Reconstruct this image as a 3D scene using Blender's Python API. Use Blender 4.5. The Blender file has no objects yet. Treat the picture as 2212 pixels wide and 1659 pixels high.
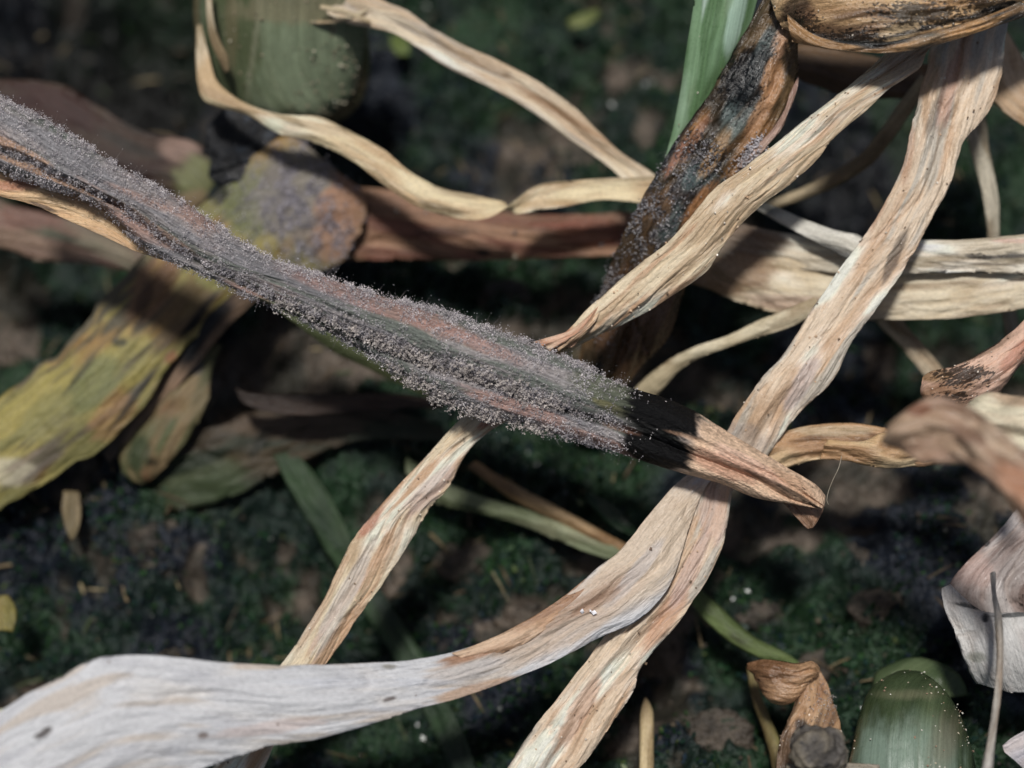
import bpy, math
import numpy as np
from mathutils import Vector

# ------------------------------------------------------------------ camera, sky, sun, exposure
S = bpy.context.scene
W, D, PITCH, HF = 10.0, 19.4, math.radians(65), 2.95        # frame width at focus, focus distance, tilt, height
Rv = np.array([1.0, 0, 0])
Fv = np.array([0, math.cos(PITCH), -math.sin(PITCH)])
Uv = np.array([0, math.sin(PITCH), math.cos(PITCH)])
CAM = np.array([0, 0, HF]) - D * Fv
cd = bpy.data.cameras.new('camera'); cam = bpy.data.objects.new('camera', cd)
S.collection.objects.link(cam); S.camera = cam
cam.location = CAM; cam.rotation_euler = (math.pi/2 - PITCH, 0, 0)
cd.sensor_width = 36; cd.lens = 36 * D / W; cd.clip_start = 0.1; cd.clip_end = 3000
cd.dof.use_dof = True; cd.dof.focus_distance = D + 0.02; cd.dof.aperture_fstop = cd.lens/1000/0.60

to_sun = -Fv*math.cos(math.radians(25)) + Uv*math.sin(math.radians(25)) - Rv*0.06
to_sun /= np.linalg.norm(to_sun)
wd = bpy.data.worlds.new('World'); S.world = wd; wd.use_nodes = True
wn = wd.node_tree.nodes; bg = wn['Background']
sky = wn.new('ShaderNodeTexSky'); sky.sky_type = 'NISHITA'; sky.sun_disc = False
sky.sun_elevation = math.asin(to_sun[2]); sky.sun_rotation = math.atan2(to_sun[0], to_sun[1])
wd.node_tree.links.new(sky.outputs[0], bg.inputs[0]); bg.inputs[1].default_value = 0.036; sky.ozone_density = 0.3; sky.dust_density = 3.0
sl = bpy.data.lights.new('sun', 'SUN'); sl.energy = 3.2; sl.angle = math.radians(6); sl.color = (1.0, 0.97, 0.93)
so = bpy.data.objects.new('sun', sl); S.collection.objects.link(so)
so.rotation_euler = Vector(to_sun).to_track_quat('Z', 'Y').to_euler(); so.location = (0, 0, 60)
S.view_settings.view_transform = 'Standard'; S.view_settings.look = 'None'
S.view_settings.gamma = 1; S.view_settings.use_curve_mapping = False; S.view_settings.exposure = 0.0
S.cycles.use_denoising = True; S.cycles.max_bounces = 6

# ------------------------------------------------------------------ helpers
rng = np.random.default_rng(7)
def P(x, y, d):                       # picture position (2212 x 1659) at distance d behind the focus distance -> place in the world
    z = D + np.asarray(d, float); k = W/2212*z/D
    X = (np.asarray(x, float)-1106)*k; Y = (829.5-np.asarray(y, float))*k
    return CAM + X[..., None]*Rv + Y[..., None]*Uv + z[..., None]*Fv
def unP(v):
    r = v - CAM; z = r@Fv
    return (r@Rv)/z*D/W*2212+1106, 829.5-(r@Uv)/z*D/W*2212
def G(x, y):                          # ground distance below a picture position
    yy = (829.5-y)*W/2212
    return -CAM[2]/(yy/D*Uv[2]+Fv[2]) - D
def lin(c):
    c = np.asarray(c, float)/255
    return np.where(c < .04045, c/12.92, ((c+.055)/1.055)**2.4)
def h2(i, j, s):
    n = (i.astype(np.int64)*374761393 + j.astype(np.int64)*668265263 + s*1442695041) & 0xffffffff
    n = ((n ^ (n >> 13))*1274126177) & 0xffffffff
    return ((n ^ (n >> 16)) & 0xffff)/65535.0
def vn(x, y, s=0):
    xi, yi = np.floor(x), np.floor(y); fx, fy = x-xi, y-yi
    fx = fx*fx*(3-2*fx); fy = fy*fy*(3-2*fy)
    a, b = h2(xi, yi, s), h2(xi+1, yi, s); c, e = h2(xi, yi+1, s), h2(xi+1, yi+1, s)
    return (a+(b-a)*fx)*(1-fy) + (c+(e-c)*fx)*fy
def fbm(x, y, s=0, o=4):
    t = 0; a = .5; n = 0
    for k in range(o):
        t = t + a*vn(x, y, s+k*17); n += a; a *= .5; x = x*2.03+3.1; y = y*2.03+7.7
    return t/n
def ss(x, a, b):
    t = np.clip((x-a)/(b-a), 0, 1); return t*t*(3-2*t)

def mk(name, verts, faces, cols, m, parent=None, uv=None, kind=None, smooth=True, attrs=None):
    me = bpy.data.meshes.new(name)
    verts = np.asarray(verts, np.float32); faces = np.asarray(faces, np.int32); k = faces.shape[1]
    me.vertices.add(len(verts)); me.vertices.foreach_set('co', verts.ravel())
    me.loops.add(faces.size); me.loops.foreach_set('vertex_index', faces.ravel())
    me.polygons.add(len(faces)); me.polygons.foreach_set('loop_start', np.arange(0, faces.size, k, dtype=np.int32))
    me.polygons.foreach_set('use_smooth', np.full(len(faces), smooth))
    ca = me.color_attributes.new('col', 'FLOAT_COLOR', 'POINT')
    ca.data.foreach_set('color', np.concatenate([cols, np.ones((len(cols), 1))], 1).astype(np.float32).ravel())
    for an, av in (attrs or {}).items():
        at = me.attributes.new(an, 'FLOAT', 'POINT'); at.data.foreach_set('value', av.astype(np.float32))
    if uv is not None:
        ul = me.uv_layers.new(name='UVMap'); ul.data.foreach_set('uv', uv[faces.ravel()].astype(np.float32).ravel())
    me.update(calc_edges=True); me.validate()
    me.materials.append(m)
    o = bpy.data.objects.new(name, me); S.collection.objects.link(o)
    if parent: o.parent = parent
    if kind: o['kind'] = kind
    return o
def tag(o, label, cat, group=None):
    o['label'] = label; o['category'] = cat
    if group: o['group'] = group
    return o

# ------------------------------------------------------------------ materials
def mat(name, rough=.5, spec=.4, streak=(.72, 1.22), sx=2.8, sy=55, bump=.35, fine=.25, transl=.0, coat=0, speck=True):
    m = bpy.data.materials.new(name); m.use_nodes = True; t = m.node_tree; N = t.nodes; L = t.links
    b = N['Principled BSDF']; b.inputs['Roughness'].default_value = rough
    b.inputs['Specular IOR Level'].default_value = spec; b.inputs['Coat Weight'].default_value = coat
    b.inputs['Coat Roughness'].default_value = .25
    at = N.new('ShaderNodeAttribute'); at.attribute_name = 'col'
    uv = N.new('ShaderNodeUVMap'); uv.uv_map = 'UVMap'
    def noise(sc, scale, det, rg=.55):
        mp = N.new('ShaderNodeMapping'); mp.inputs['Scale'].default_value = sc; L.new(uv.outputs[0], mp.inputs[0])
        n = N.new('ShaderNodeTexNoise'); n.inputs['Scale'].default_value = scale; n.inputs['Detail'].default_value = det
        n.inputs['Roughness'].default_value = rg; n.inputs['Distortion'].default_value = .15
        L.new(mp.outputs[0], n.inputs[0]); return n.outputs[0]
    def mr(src, a, b_, c, d):
        q = N.new('ShaderNodeMapRange'); q.inputs[1].default_value = a; q.inputs[2].default_value = b_
        q.inputs[3].default_value = c; q.inputs[4].default_value = d; L.new(src, q.inputs[0]); return q.outputs[0]
    def math_(op, a, b_):
        q = N.new('ShaderNodeMath'); q.operation = op
        for i, s in enumerate((a, b_)):
            if isinstance(s, (int, float)): q.inputs[i].default_value = s
            else: L.new(s, q.inputs[i])
        return q.outputs[0]
    st = noise((sx, sy, 1), 1.0, 5); gr = noise((22, 38, 1), 1.0, 4, .7)
    f1 = mr(st, .3, .7, streak[0], streak[1]); f2 = mr(gr, .3, .7, 1-fine*.5, 1+fine*.5)
    wv = noise((sx*3.2, sy*.42, 1), 1.0, 4, .65); f = math_('MULTIPLY', math_('MULTIPLY', f1, f2), mr(wv, .3, .7, 1-(1-streak[0])*.35, 1+(streak[1]-1)*.5))
    if speck:
        sp = noise((26, 40, 1), 1.0, 2, .5)
        sa = N.new('ShaderNodeAttribute'); sa.attribute_name = 'speck'
        th = math_('SUBTRACT', .80, math_('MULTIPLY', sa.outputs['Fac'], .42))
        s2 = noise((7, 22, 1), 1.0, 5, .7); sp = math_('ADD', math_('MULTIPLY', sp, .5), math_('MULTIPLY', s2, .5)); th = math_('SUBTRACT', .72, math_('MULTIPLY', sa.outputs['Fac'], .36))
        q = math_('SUBTRACT', sp, th); f = math_('MULTIPLY', f, mr(q, -.01, .05, 1, .13))
    mx = N.new('ShaderNodeVectorMath'); mx.operation = 'SCALE'; L.new(at.outputs['Color'], mx.inputs[0]); L.new(f, mx.inputs['Scale'])
    L.new(mx.outputs[0], b.inputs['Base Color'])
    hh = math_('ADD', math_('ADD', st, math_('MULTIPLY', gr, .5)), math_('MULTIPLY', wv, 1.6))
    bp = N.new('ShaderNodeBump'); bp.inputs['Strength'].default_value = bump; bp.inputs['Distance'].default_value = .035
    L.new(hh, bp.inputs['Height']); L.new(bp.outputs[0], b.inputs['Normal'])
    L.new(mr(gr, .35, .7, max(.16, rough-.22), rough+.15), b.inputs['Roughness'])
    if transl:
        tr = N.new('ShaderNodeBsdfTranslucent'); L.new(mx.outputs[0], tr.inputs[0])
        ms = N.new('ShaderNodeMixShader'); ms.inputs[0].default_value = transl
        L.new(b.outputs[0], ms.inputs[1]); L.new(tr.outputs[0], ms.inputs[2]); L.new(ms.outputs[0], N['Material Output'].inputs[0])
    return m
STRAW = mat('dry_leaf', .38, .55, (.87, 1.10), bump=.5, transl=.12)
SOFT = mat('old_leaf', .5, .35, (.75, 1.18), 1.6, 26, .6, .6, transl=.06)
WET = mat('rotting_leaf', .30, .6, (.75, 1.2), 2.5, 26, .6, .5)
FRESH = mat('green_leaf', .4, .4, (.78, 1.25), .35, 45, .15, .12, transl=.12)
MOULDY = mat('mouldy_leaf', .72, .2, (.68, 1.28), 5, 34, .7, .9)
def flat_mat(name, rough, spec):
    m = bpy.data.materials.new(name); m.use_nodes = True; b = m.node_tree.nodes['Principled BSDF']
    at = m.node_tree.nodes.new('ShaderNodeAttribute'); at.attribute_name = 'col'
    n = m.node_tree.nodes.new('ShaderNodeTexNoise'); n.inputs['Scale'].default_value = 9; n.inputs['Detail'].default_value = 6
    tc = m.node_tree.nodes.new('ShaderNodeTexCoord'); m.node_tree.links.new(tc.outputs['Object'], n.inputs[0])
    q = m.node_tree.nodes.new('ShaderNodeMapRange'); q.inputs[1].default_value = .3; q.inputs[2].default_value = .7
    q.inputs[3].default_value = .6; q.inputs[4].default_value = 1.4; m.node_tree.links.new(n.outputs[0], q.inputs[0])
    mx = m.node_tree.nodes.new('ShaderNodeVectorMath'); mx.operation = 'SCALE'
    m.node_tree.links.new(at.outputs[0], mx.inputs[0]); m.node_tree.links.new(q.outputs[0], mx.inputs['Scale'])
    m.node_tree.links.new(mx.outputs[0], b.inputs['Base Color'])
    b.inputs['Roughness'].default_value = rough; b.inputs['Specular IOR Level'].default_value = spec
    return m
FUZZ = flat_mat('mould_spores', .9, .15)
GRAIN = flat_mat('sand_grain', .3, .6)
MOSS = flat_mat('moss', .27, .7)
SOIL = flat_mat('wet_soil', .45, .45)
_n = SOIL.node_tree; _t = _n.nodes.new('ShaderNodeTexNoise'); _t.inputs['Scale'].default_value = 16; _t.inputs['Detail'].default_value = 8
_c = _n.nodes.new('ShaderNodeTexCoord'); _b = _n.nodes.new('ShaderNodeBump'); _b.inputs['Strength'].default_value = .9; _b.inputs['Distance'].default_value = .08
_n.links.new(_c.outputs['Object'], _t.inputs[0]); _n.links.new(_t.outputs[0], _b.inputs['Height']); _n.links.new(_b.outputs[0], _n.nodes['Principled BSDF'].inputs['Normal'])

# ------------------------------------------------------------------ leaf lofter
GEO = {}
def cr(A, t):                          # Catmull-Rom through the rows of A at parameters t
    n = len(A); i = np.clip(np.floor(t).astype(int), 0, n-2); f = (t-i)[:, None]
    p = lambda k: A[np.clip(k, 0, n-1)]
    p0, p1, p2, p3 = p(i-1), p(i), p(i+1), p(i+2)
    return .5*((2*p1)+(-p0+p2)*f+(2*p0-5*p1+4*p2-p3)*f*f+(-p0+3*p1-3*p2+p3)*f**3)
def edges(a, b, n):                    # two traced edges -> n rungs by chord length
    def rs(e):
        e = np.array(e, float); s = np.r_[0, np.cumsum(np.hypot(*np.diff(e[:, :2], axis=0).T))]
        q = np.linspace(0, s[-1], n); return np.stack([np.interp(q, s, e[:, k]) for k in range(e.shape[1])], 1)
    return rs(a), rs(b)
def leaf(name, rungs, pal, m=STRAW, res=1.0, arch=.12, ridge=.06, rfreq=9, thick=.02, tube=False, fold=0, foldat=.5,
         blot=(), speck=0., speckat=(), jit=.05, seed=0, ground=False, parent=None, prof=None, wav=.05, closed=(False, False), pmix=(.35, .65), desat=.18, crease_dark=.3):
    rg = np.array([list(r)+[0]*(6-len(r)) for r in rungs], float)
    dL, dR = rg[:, 4]-rg[:, 5], rg[:, 4]+rg[:, 5]
    if ground:
        dL = G(rg[:, 0], rg[:, 1])-dL; dR = G(rg[:, 2], rg[:, 3])-dR
    Lp, Rp = P(rg[:, 0], rg[:, 1], dL), P(rg[:, 2], rg[:, 3], dR)
    mid = (Lp+Rp)/2; seg = np.linalg.norm(np.diff(mid, axis=0), axis=1)+.5*np.linalg.norm(np.diff(Rp-Lp, axis=0), axis=1)
    ts = np.concatenate([i+np.arange(max(2, int(s/(.035/res))))/max(2, int(s/(.035/res))) for i, s in enumerate(seg)]+[[len(seg)]])
    Lc, Rc = cr(Lp, ts), cr(Rp, ts); c = (Lc+Rc)/2; a = Rc-Lc; wd_ = np.linalg.norm(a, axis=1)
    arc = np.r_[0, np.cumsum(np.linalg.norm(np.diff(c, axis=0), axis=1))]
    tg = np.gradient(c, axis=0); k = 9
    tg = np.stack([np.convolve(np.pad(tg[:, q], k, 'edge'), np.ones(2*k+1)/(2*k+1), 'valid') for q in range(3)], 1)
    nv = np.cross(tg, a); ln = np.linalg.norm(nv, axis=1, keepdims=True); nv = nv/np.maximum(ln, 1e-9)
    if (nv*wd_[:, None]@(-Fv)).sum() < 0: nv = -nv
    nf = int(max(10, min(90, wd_.max()*75*res))); nb = max(6, nf//3)
    vf = .5-.5*np.cos(np.linspace(0, np.pi, nf))*.55-np.linspace(.5, -.5, nf)*.45; vb = np.linspace(1, 0, nb+2)[1:-1]
    V = np.r_[vf, vb][None, :]; fr = np.r_[np.ones(nf), np.zeros(nb)][None, :]
    U = arc[:, None]; UU, VV = np.broadcast_arrays(U, V); w = wd_[:, None]
    sd = seed*101+11
    if prof is not None: H = prof(ts[:, None]+0*V, VV, w)
    elif tube: H = .5*w*np.sqrt(np.clip(1-(2*VV-1)**2, 0, 1))*tube
    else:
        H = arch*w*(1-(2*VV-1)**2)
        H = H + fold*w*(np.exp(-((VV-foldat)/.22)**2)*-1)
    vw = VV*np.maximum(w, .12)
    rd = (fbm(UU*.95+sd, vw*rfreq+3*fbm(UU*1.0, vw*1.5, sd+5, 2), sd, 4)-.5)
    rs = 1-2*np.abs(fbm(UU*.7, vw*rfreq*.55+2, sd+3, 3)-.5)*2
    edge = np.clip(4*VV*(1-VV), 0, 1)**.4
    cz = np.abs(fbm(UU*1.0+1.3*fbm(UU*1.5, vw*3, sd+71, 2), vw*max(rfreq*.75, 3), sd+72, 4)-.5)
    crk = fbm(UU*5+2*fbm(UU*2, vw*6, sd+73, 2), vw*15, sd+74, 4)-.5; pk = fbm(UU*1.6, vw*4, sd+75, 3)-.5
    fib = fbm(UU*1.1+.6*fbm(UU*2, vw*5, sd+76, 2), vw*rfreq*2.6, sd+77, 3)-.5
    R = ridge*(.95*rd+.4*(rs-.5)-.30*(1-ss(cz, 0, .07))+.42*crk+.75*pk+.45*fib)*(.35+.65*edge)
    back = -np.maximum(thick, .0)-(H*.55 if tube or prof is not None else -H*0)
    if tube or prof is not None:
        Z = np.where(fr > 0, H+R*edge, -H*.8)
    else:
        Z = np.where(fr > 0, H+R, H+R*.7-thick*np.clip(6*VV*(1-VV), 0, 1))
    ej = jit*w*(fbm(UU*1.1, VV*0+np.where(VV < .5, 3.3, 9.1), sd+8, 4)-.5)*2*np.clip((np.abs(VV-.5)-.25)*4, 0, 1)*np.sign(VV-.5)
    e2 = np.where(VV < .5, 1.7, 6.4); ej = ej+min(jit, .06)*.7*np.maximum(w, .12)**.5*(fbm(UU*5, 0*VV+e2, sd+9, 4)-.5)*np.clip((np.abs(VV-.5)-.3)*5, 0, 1)*np.sign(VV-.5)
    cw = wav*(fbm(UU*.5, VV*.8, sd+21, 2)-.5)*2
    pt = c[:, None]+a[:, None]*(VV-.5)[..., None]+(a/np.maximum(wd_, 1e-6)[:, None])[:, None]*ej[..., None]+nv[:, None]*(Z+cw)[..., None]
    nr, nc = VV.shape; pts = pt.reshape(-1, 3)
    i, j = np.meshgrid(np.arange(nr-1), np.arange(nc), indexing='ij'); j2 = (j+1) % nc
    F = np.stack([i*nc+j, i*nc+j2, (i+1)*nc+j2, (i+1)*nc+j], -1).reshape(-1, 4)
    # colour of the tissue
    p = [lin(q)*(1.34 if m is STRAW else 1) for q in pal]
    u_, v_ = UU.ravel(), vw.ravel()
    n1 = fbm(u_*1.5, v_*7+1.5*fbm(u_, v_*2, sd+2, 2), sd+31, 4)[:, None]; n2 = fbm(u_*1.1, v_*3, sd+41, 4)[:, None]
    n3 = fbm(u_*1.1, v_*9, sd+51, 3)[:, None]
    C = p[0]+(p[1]-p[0])*ss(n1, *pmix)
    if len(p) > 2: C = C+(p[2]-C)*ss(n2, .5, .72)
    if len(p) > 3: C = C+(p[3]-C)*ss(n3, .56, .72)
    # creases are darkened slightly further down
    spk = np.full(len(pts), float(speck))
    x, y = unP(pts); wb = 90*(fbm(u_*2.2, v_*14, sd+61, 5)-.5)+45*(fbm(u_*12, v_*30, sd+62, 4)-.5)
    for q in blot:
        bx, by, rx, ry, an, colr, stg = q[:7]; ex = q[7] if len(q) > 7 else 2; sf = q[8] if len(q) > 8 else .24
        ca, sa = math.cos(math.radians(an)), math.sin(math.radians(an))
        dx, dy = (x-bx), (y-by); lx, ly = (dx*ca+dy*sa+wb*min(1, rx/120))/rx, (-dx*sa+dy*ca+.4*wb*min(1, ry/60))/ry
        r = (np.abs(lx)**ex+np.abs(ly)**ex)**(1/ex); k_ = ss(r, 1+sf, 1-sf)[:, None]*stg
        C = C+(lin(colr)-C)*k_
    for q in speckat:
        dx, dy = (x-q[0])/q[2], (y-q[1])/q[3]; spk = np.maximum(spk, q[4]*np.exp(-(dx*dx+dy*dy)))
    C = C+((C@np.array([.25, .6, .15]))[:, None]-C)*desat
    ds = (1-ss(cz, 0, .05)).ravel()[:, None]*ss(n2, .4, .6)*crease_dark; C = C*(1-ds)+C*np.array([.62, .5, .42])*ds      # brown darkening along some creases
    uv = np.stack([u_+seed*3.7, v_], 1)
    # end caps
    capv = []; 
    for e, r in ((0, 0), (1, nr-1)):
        ci = len(pts)+len(capv); capv.append(pt[r].mean(0))
    pts2 = np.vstack([pts, capv]); C2 = np.vstack([C, C[nc//2], C[-nc//2]]); spk = np.r_[spk, 0, 0]; uv2 = np.vstack([uv, uv[0], uv[-1]])
    jj = np.arange(nc); c0 = len(pts); 
    T0 = np.stack([np.full(nc, c0), (jj+1) % nc, jj, jj], 1); T1 = np.stack([np.full(nc, c0+1), (nr-1)*nc+jj, (nr-1)*nc+(jj+1) % nc, (nr-1)*nc+(jj+1) % nc], 1)
    me_f = F
    o = mk(name, pts2, me_f, np.clip(C2, 0, .85), m, parent, uv2, attrs={'speck': spk})
    # close both ends with triangles
    me = o.data
    import bmesh
    bm = bmesh.new(); bm.from_mesh(me); bm.verts.ensure_lookup_table()
    for ce, off in ((c0, 0), (c0+1, (nr-1)*nc)):
        for q in range(nc):
            try: bm.faces.new((bm.verts[ce], bm.verts[off+q], bm.verts[off+(q+1) % nc])).smooth = True
            except ValueError: pass
    bmesh.ops.recalc_face_normals(bm, faces=bm.faces); bm.to_mesh(me); bm.free()
    nrm = np.broadcast_to(nv[:, None]*np.where(fr > 0, 1, -1)[..., None], pt.shape).reshape(-1, 3)
    # real surface normals by differences
    du = np.gradient(pt, axis=0); dv = np.roll(pt, -1, 1)-np.roll(pt, 1, 1); sn = np.cross(du, dv).reshape(-1, 3)
    sn /= np.maximum(np.linalg.norm(sn, axis=1, keepdims=True), 1e-9)
    cen = c[:, None]-nv[:, None]*.02; out = (pt-cen).reshape(-1, 3); sn *= np.sign((sn*out).sum(1, keepdims=True)+1e-9)
    area = (np.linalg.norm(np.cross(du, dv), axis=2)).ravel()
    GEO[o.name] = (pts, sn, area, ts.repeat(nc), VV.ravel())
    return o

OCT_V = np.array([[1,0,0],[-1,0,0],[0,1,0],[0,-1,0],[0,0,1],[0,0,-1]], float)
OCT_F = np.array([[0,2,4],[2,1,4],[1,3,4],[3,0,4],[2,0,5],[1,2,5],[3,1,5],[0,3,5]])
def blobs(name, cen, rad, cols, m, parent, label=None):
    n = len(cen); ang = rng.normal(size=(n, 3, 3)); q, _ = np.linalg.qr(ang)
    ov = np.einsum('kj,nij->nki', OCT_V, q)*(rad[:, None, None]*rng.uniform(.7, 1.3, (n, 6, 1)))+cen[:, None]
    F = (OCT_F[None]+6*np.arange(n)[:, None, None]).reshape(-1, 3)
    o = mk(name, ov.reshape(-1, 3), F, cols.repeat(6, 0), m, parent, kind='stuff', smooth=False)
    return o
def grains(host, n, r=(.006, .016), cols=((225, 215, 200), (200, 170, 140), (120, 100, 80)), mask=None, name='sand_grain'):
    pts, sn, ar, ts, VV = GEO[host.name]; x, y = unP(pts)
    wgt = ar*(sn@(-Fv) > .05)*((x > -30) & (x < 2240) & (y > -30) & (y < 1690))
    if mask is not None: wgt = wgt*mask(x, y, ts, VV)
    if wgt.sum() <= 0: return
    i = rng.choice(len(pts), n, p=wgt/wgt.sum()); rad = rng.uniform(*r, n)*rng.uniform(.6, 1.2, n)
    C = np.array([lin(c) for c in cols])[rng.integers(0, len(cols), n)]
    return blobs(name, pts[i]+sn[i]*rad[:, None]*.4+rng.normal(0, .012, (n, 3)), rad, C, GRAIN, host)
def fuzz(host, n, mask, length=(.01, .05), r=(.005, .012), cols=((206, 199, 199), (180, 174, 178), (150, 147, 154), (222, 217, 218)), clump=2, name='mould_fuzz'):
    pts, sn, ar, ts, VV = GEO[host.name]; x, y = unP(pts)
    wgt = ar*((x > -40) & (x < 2250) & (y > -40) & (y < 1700))*(sn@(-Fv) > -.35)*mask(x, y, ts, VV)
    i = rng.choice(len(pts), n, p=wgt/wgt.sum())
    b = pts[i]+rng.normal(0, .015, (n, 3)); dirv = sn[i]+rng.normal(0, .45, (n, 3)); dirv /= np.linalg.norm(dirv, axis=1, keepdims=True)
    ln = rng.uniform(*length, n)*rng.uniform(.5, 1.3, n); tip = b+dirv*ln[:, None]
    cen = np.repeat(tip, clump, 0)+rng.normal(0, .008, (n*clump, 3)); rad = rng.uniform(*r, n*clump)
    C = np.array([lin(c) for c in cols])[rng.integers(0, len(cols), n)].repeat(clump, 0)*rng.uniform(.75, 1.2, (n*clump, 1))
    o = blobs(name, cen, rad, C, FUZZ, host)
    # stalks
    sd_ = np.cross(dirv, rng.normal(size=(n, 3))); sd_ /= np.linalg.norm(sd_, axis=1, keepdims=True); s = .0022
    sv = np.stack([b-sd_*s, b+sd_*s, tip], 1).reshape(-1, 3); sf = np.arange(3*n).reshape(-1, 3)
    mk('mould_stalk', sv, sf, np.tile(lin((130, 122, 125)), (3*n, 1)), FUZZ, host, kind='stuff')
    return o

# ------------------------------------------------------------------ ground, one sheet to the far distance
def axis(lo, hi, step, far):
    e = [0]; s = step
    while e[-1] < far: s *= 1.35; e.append(e[-1]+s)
    e = np.array(e[1:]); return np.r_[lo-e[::-1], np.arange(lo, hi+step, step), hi+e]
gx = axis(-7.2, 7.2, .036, 900); gy = axis(-5.5, 7.6, .038, 900)
GX, GY = np.meshgrid(gx, gy); X, Y = GX.ravel(), GY.ravel()
def terrain(X, Y):
    Xp, Yp = X, Y
    big = fbm(Xp*.45+9, Yp*.45+4, 3, 3)-.5
    lum = fbm(Xp*1.5+1, Yp*1.5, 5, 4)-.5
    mo = ss(fbm(Xp*.62+3, Yp*.62+8, 91, 4)+.3*(fbm(Xp*4, Yp*4, 92, 3)-.5), .33, .46)
    z = big*1.3+lum*.75+mo*(.10+.22*(1-np.abs(2*fbm(Xp*4.5, Yp*4.5, 7, 3)-1)*2))+.09*(fbm(Xp*9, Yp*9, 8, 3)-.5)
    z = z - .35*ss(big, .12, -.2)
    return z*np.exp(-(np.maximum(0, np.hypot(X, Y)-12)/40)**2)-.25, mo
Z, MO = terrain(X, Y)
pv = np.stack([X, Y, Z], 1); sx_, sy_ = unP(np.stack([X, Y, 0*X], 1))
sx_ = np.where(np.abs(X) < 9, sx_, 5000); sy_ = np.where((Y > -7) & (Y < 10), sy_, 5000)
def hol(x, y, rx, ry, dep):            # oval dip in the ground; also the mask for its painted shade
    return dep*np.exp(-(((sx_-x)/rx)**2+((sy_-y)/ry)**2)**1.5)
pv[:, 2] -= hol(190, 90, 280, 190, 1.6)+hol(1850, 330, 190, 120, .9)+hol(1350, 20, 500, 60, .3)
soil = lin((96, 86, 76)); soil2 = lin((50, 48, 40)); mg = lin((34, 58, 36)); mg2 = lin((22, 38, 32)); wet = lin((28, 34, 44))
a1 = fbm(X*3, Y*3, 44, 4)[:, None]; a2 = fbm(X*.55+5, Y*.55, 45, 3)[:, None]
Cg = soil2+(soil-soil2)*ss(a1, .35, .65); Mc = mg2+(mg-mg2)*ss(fbm(X*2.2, Y*2.2, 46, 4)[:, None], .35, .65)
Mc = Mc+(wet-Mc)*ss(a2, .52, .6)
Cg = Cg+(Mc-Cg)*ss(MO, .2, .8)[:, None]
shade_blk = (hol(190, 90, 330, 230, 1)+hol(1850, 330, 230, 140, .7))[:, None]; Cg = Cg+(lin((13, 13, 13))-Cg)*np.clip(shade_blk, 0, 1)  # light falloff and leaf shadow painted into the ground colour as near-black
nx, ny = len(gx), len(gy); i, j = np.meshgrid(np.arange(ny-1), np.arange(nx-1), indexing='ij')
gf = np.stack([i*nx+j, i*nx+j+1, (i+1)*nx+j+1, (i+1)*nx+j], -1).reshape(-1, 4)
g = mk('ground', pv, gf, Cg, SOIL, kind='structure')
# moss: small scale-like leaflets
inn = (np.abs(X) < 7) & (Y > -5.3) & (Y < 7.5)
wgt = inn*(ss(MO, .3, .9)+.03)*(1-np.clip(shade_blk[:, 0], 0, 1))*ss(fbm(X*1.3+8, Y*1.3, 66, 3), .3, .55)
n = 60000; ii = rng.choice(len(X), n, p=wgt/wgt.sum())
b = pv[ii]+rng.normal(0, .02, (n, 3)); dv = rng.normal(0, .55, (n, 3))+[0, 0, .8]; dv /= np.linalg.norm(dv, axis=1, keepdims=True)
sdv = np.cross(dv, rng.normal(size=(n, 3))); sdv /= np.linalg.norm(sdv, axis=1, keepdims=True); L_ = rng.uniform(.04, .11, (n, 1)); Ww = L_*.28
mv = np.stack([b, b+dv*L_*.5+sdv*Ww, b+dv*L_, b+dv*L_*.5-sdv*Ww], 1).reshape(-1, 3)
mc = np.array([lin(c) for c in ((32, 58, 36), (24, 46, 38), (44, 70, 38), (32, 44, 54), (80, 92, 54))])[rng.choice(5, n, p=[.3, .3, .17, .2, .03])]
moss = mk('moss', mv, np.arange(4*n).reshape(-1, 4), mc.repeat(4, 0), MOSS, kind='stuff', smooth=False)
moss['label'] = 'dark green wet moss growing over the soil between the leaves'

wc = inn*1.0; n = 3600; ii = rng.choice(len(X), n, p=wc/wc.sum())
cr_ = np.array([lin(c) for c in ((76,68,58), (50,46,40), (104,92,74), (36,38,38), (50,62,42), (110,106,104))])[rng.choice(6, n, p=[.25, .3, .03, .2, .19, .03])]
crumbs = blobs('soil_crumbs', pv[ii]+[0, 0, .012], rng.uniform(.008, .05, n)*rng.uniform(.4, 1, n), cr_, SOIL, None)
crumbs['label'] = 'loose crumbs of soil and rotted leaf scattered over the ground'
n = 700; ii = rng.choice(len(X), n, p=wc/wc.sum()); an = rng.uniform(0, 2*np.pi, n); ln = rng.uniform(.08, .4, n)[:, None]
d0 = np.stack([np.cos(an), np.sin(an), rng.normal(0, .15, n)], 1); s0 = np.stack([-np.sin(an), np.cos(an), 0*an], 1)*rng.uniform(.004, .016, (n, 1)); b0 = pv[ii]+[0, 0, .05]
lv = np.stack([b0-s0, b0+s0, b0+d0*ln*.5+s0*1.1+[0, 0, .03], b0+d0*ln*.5-s0+[0, 0, .03], b0+d0*ln+s0*.5, b0+d0*ln-s0*.3], 1).reshape(-1, 3)
lf = (np.array([[0, 1, 2, 3], [3, 2, 4, 5]])[None]+6*np.arange(n)[:, None, None]).reshape(-1, 4)
lc = np.array([lin(c) for c in ((120,104,76), (80,66,48), (60,72,44), (150,136,104))])[rng.choice(4, n, p=[.3, .4, .2, .1])]
litter = mk('leaf_litter', lv, lf, lc.repeat(6, 0), SOIL, kind='stuff', smooth=False); litter['label'] = 'fine dead fibres and leaf shreds lying on the moss'

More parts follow.
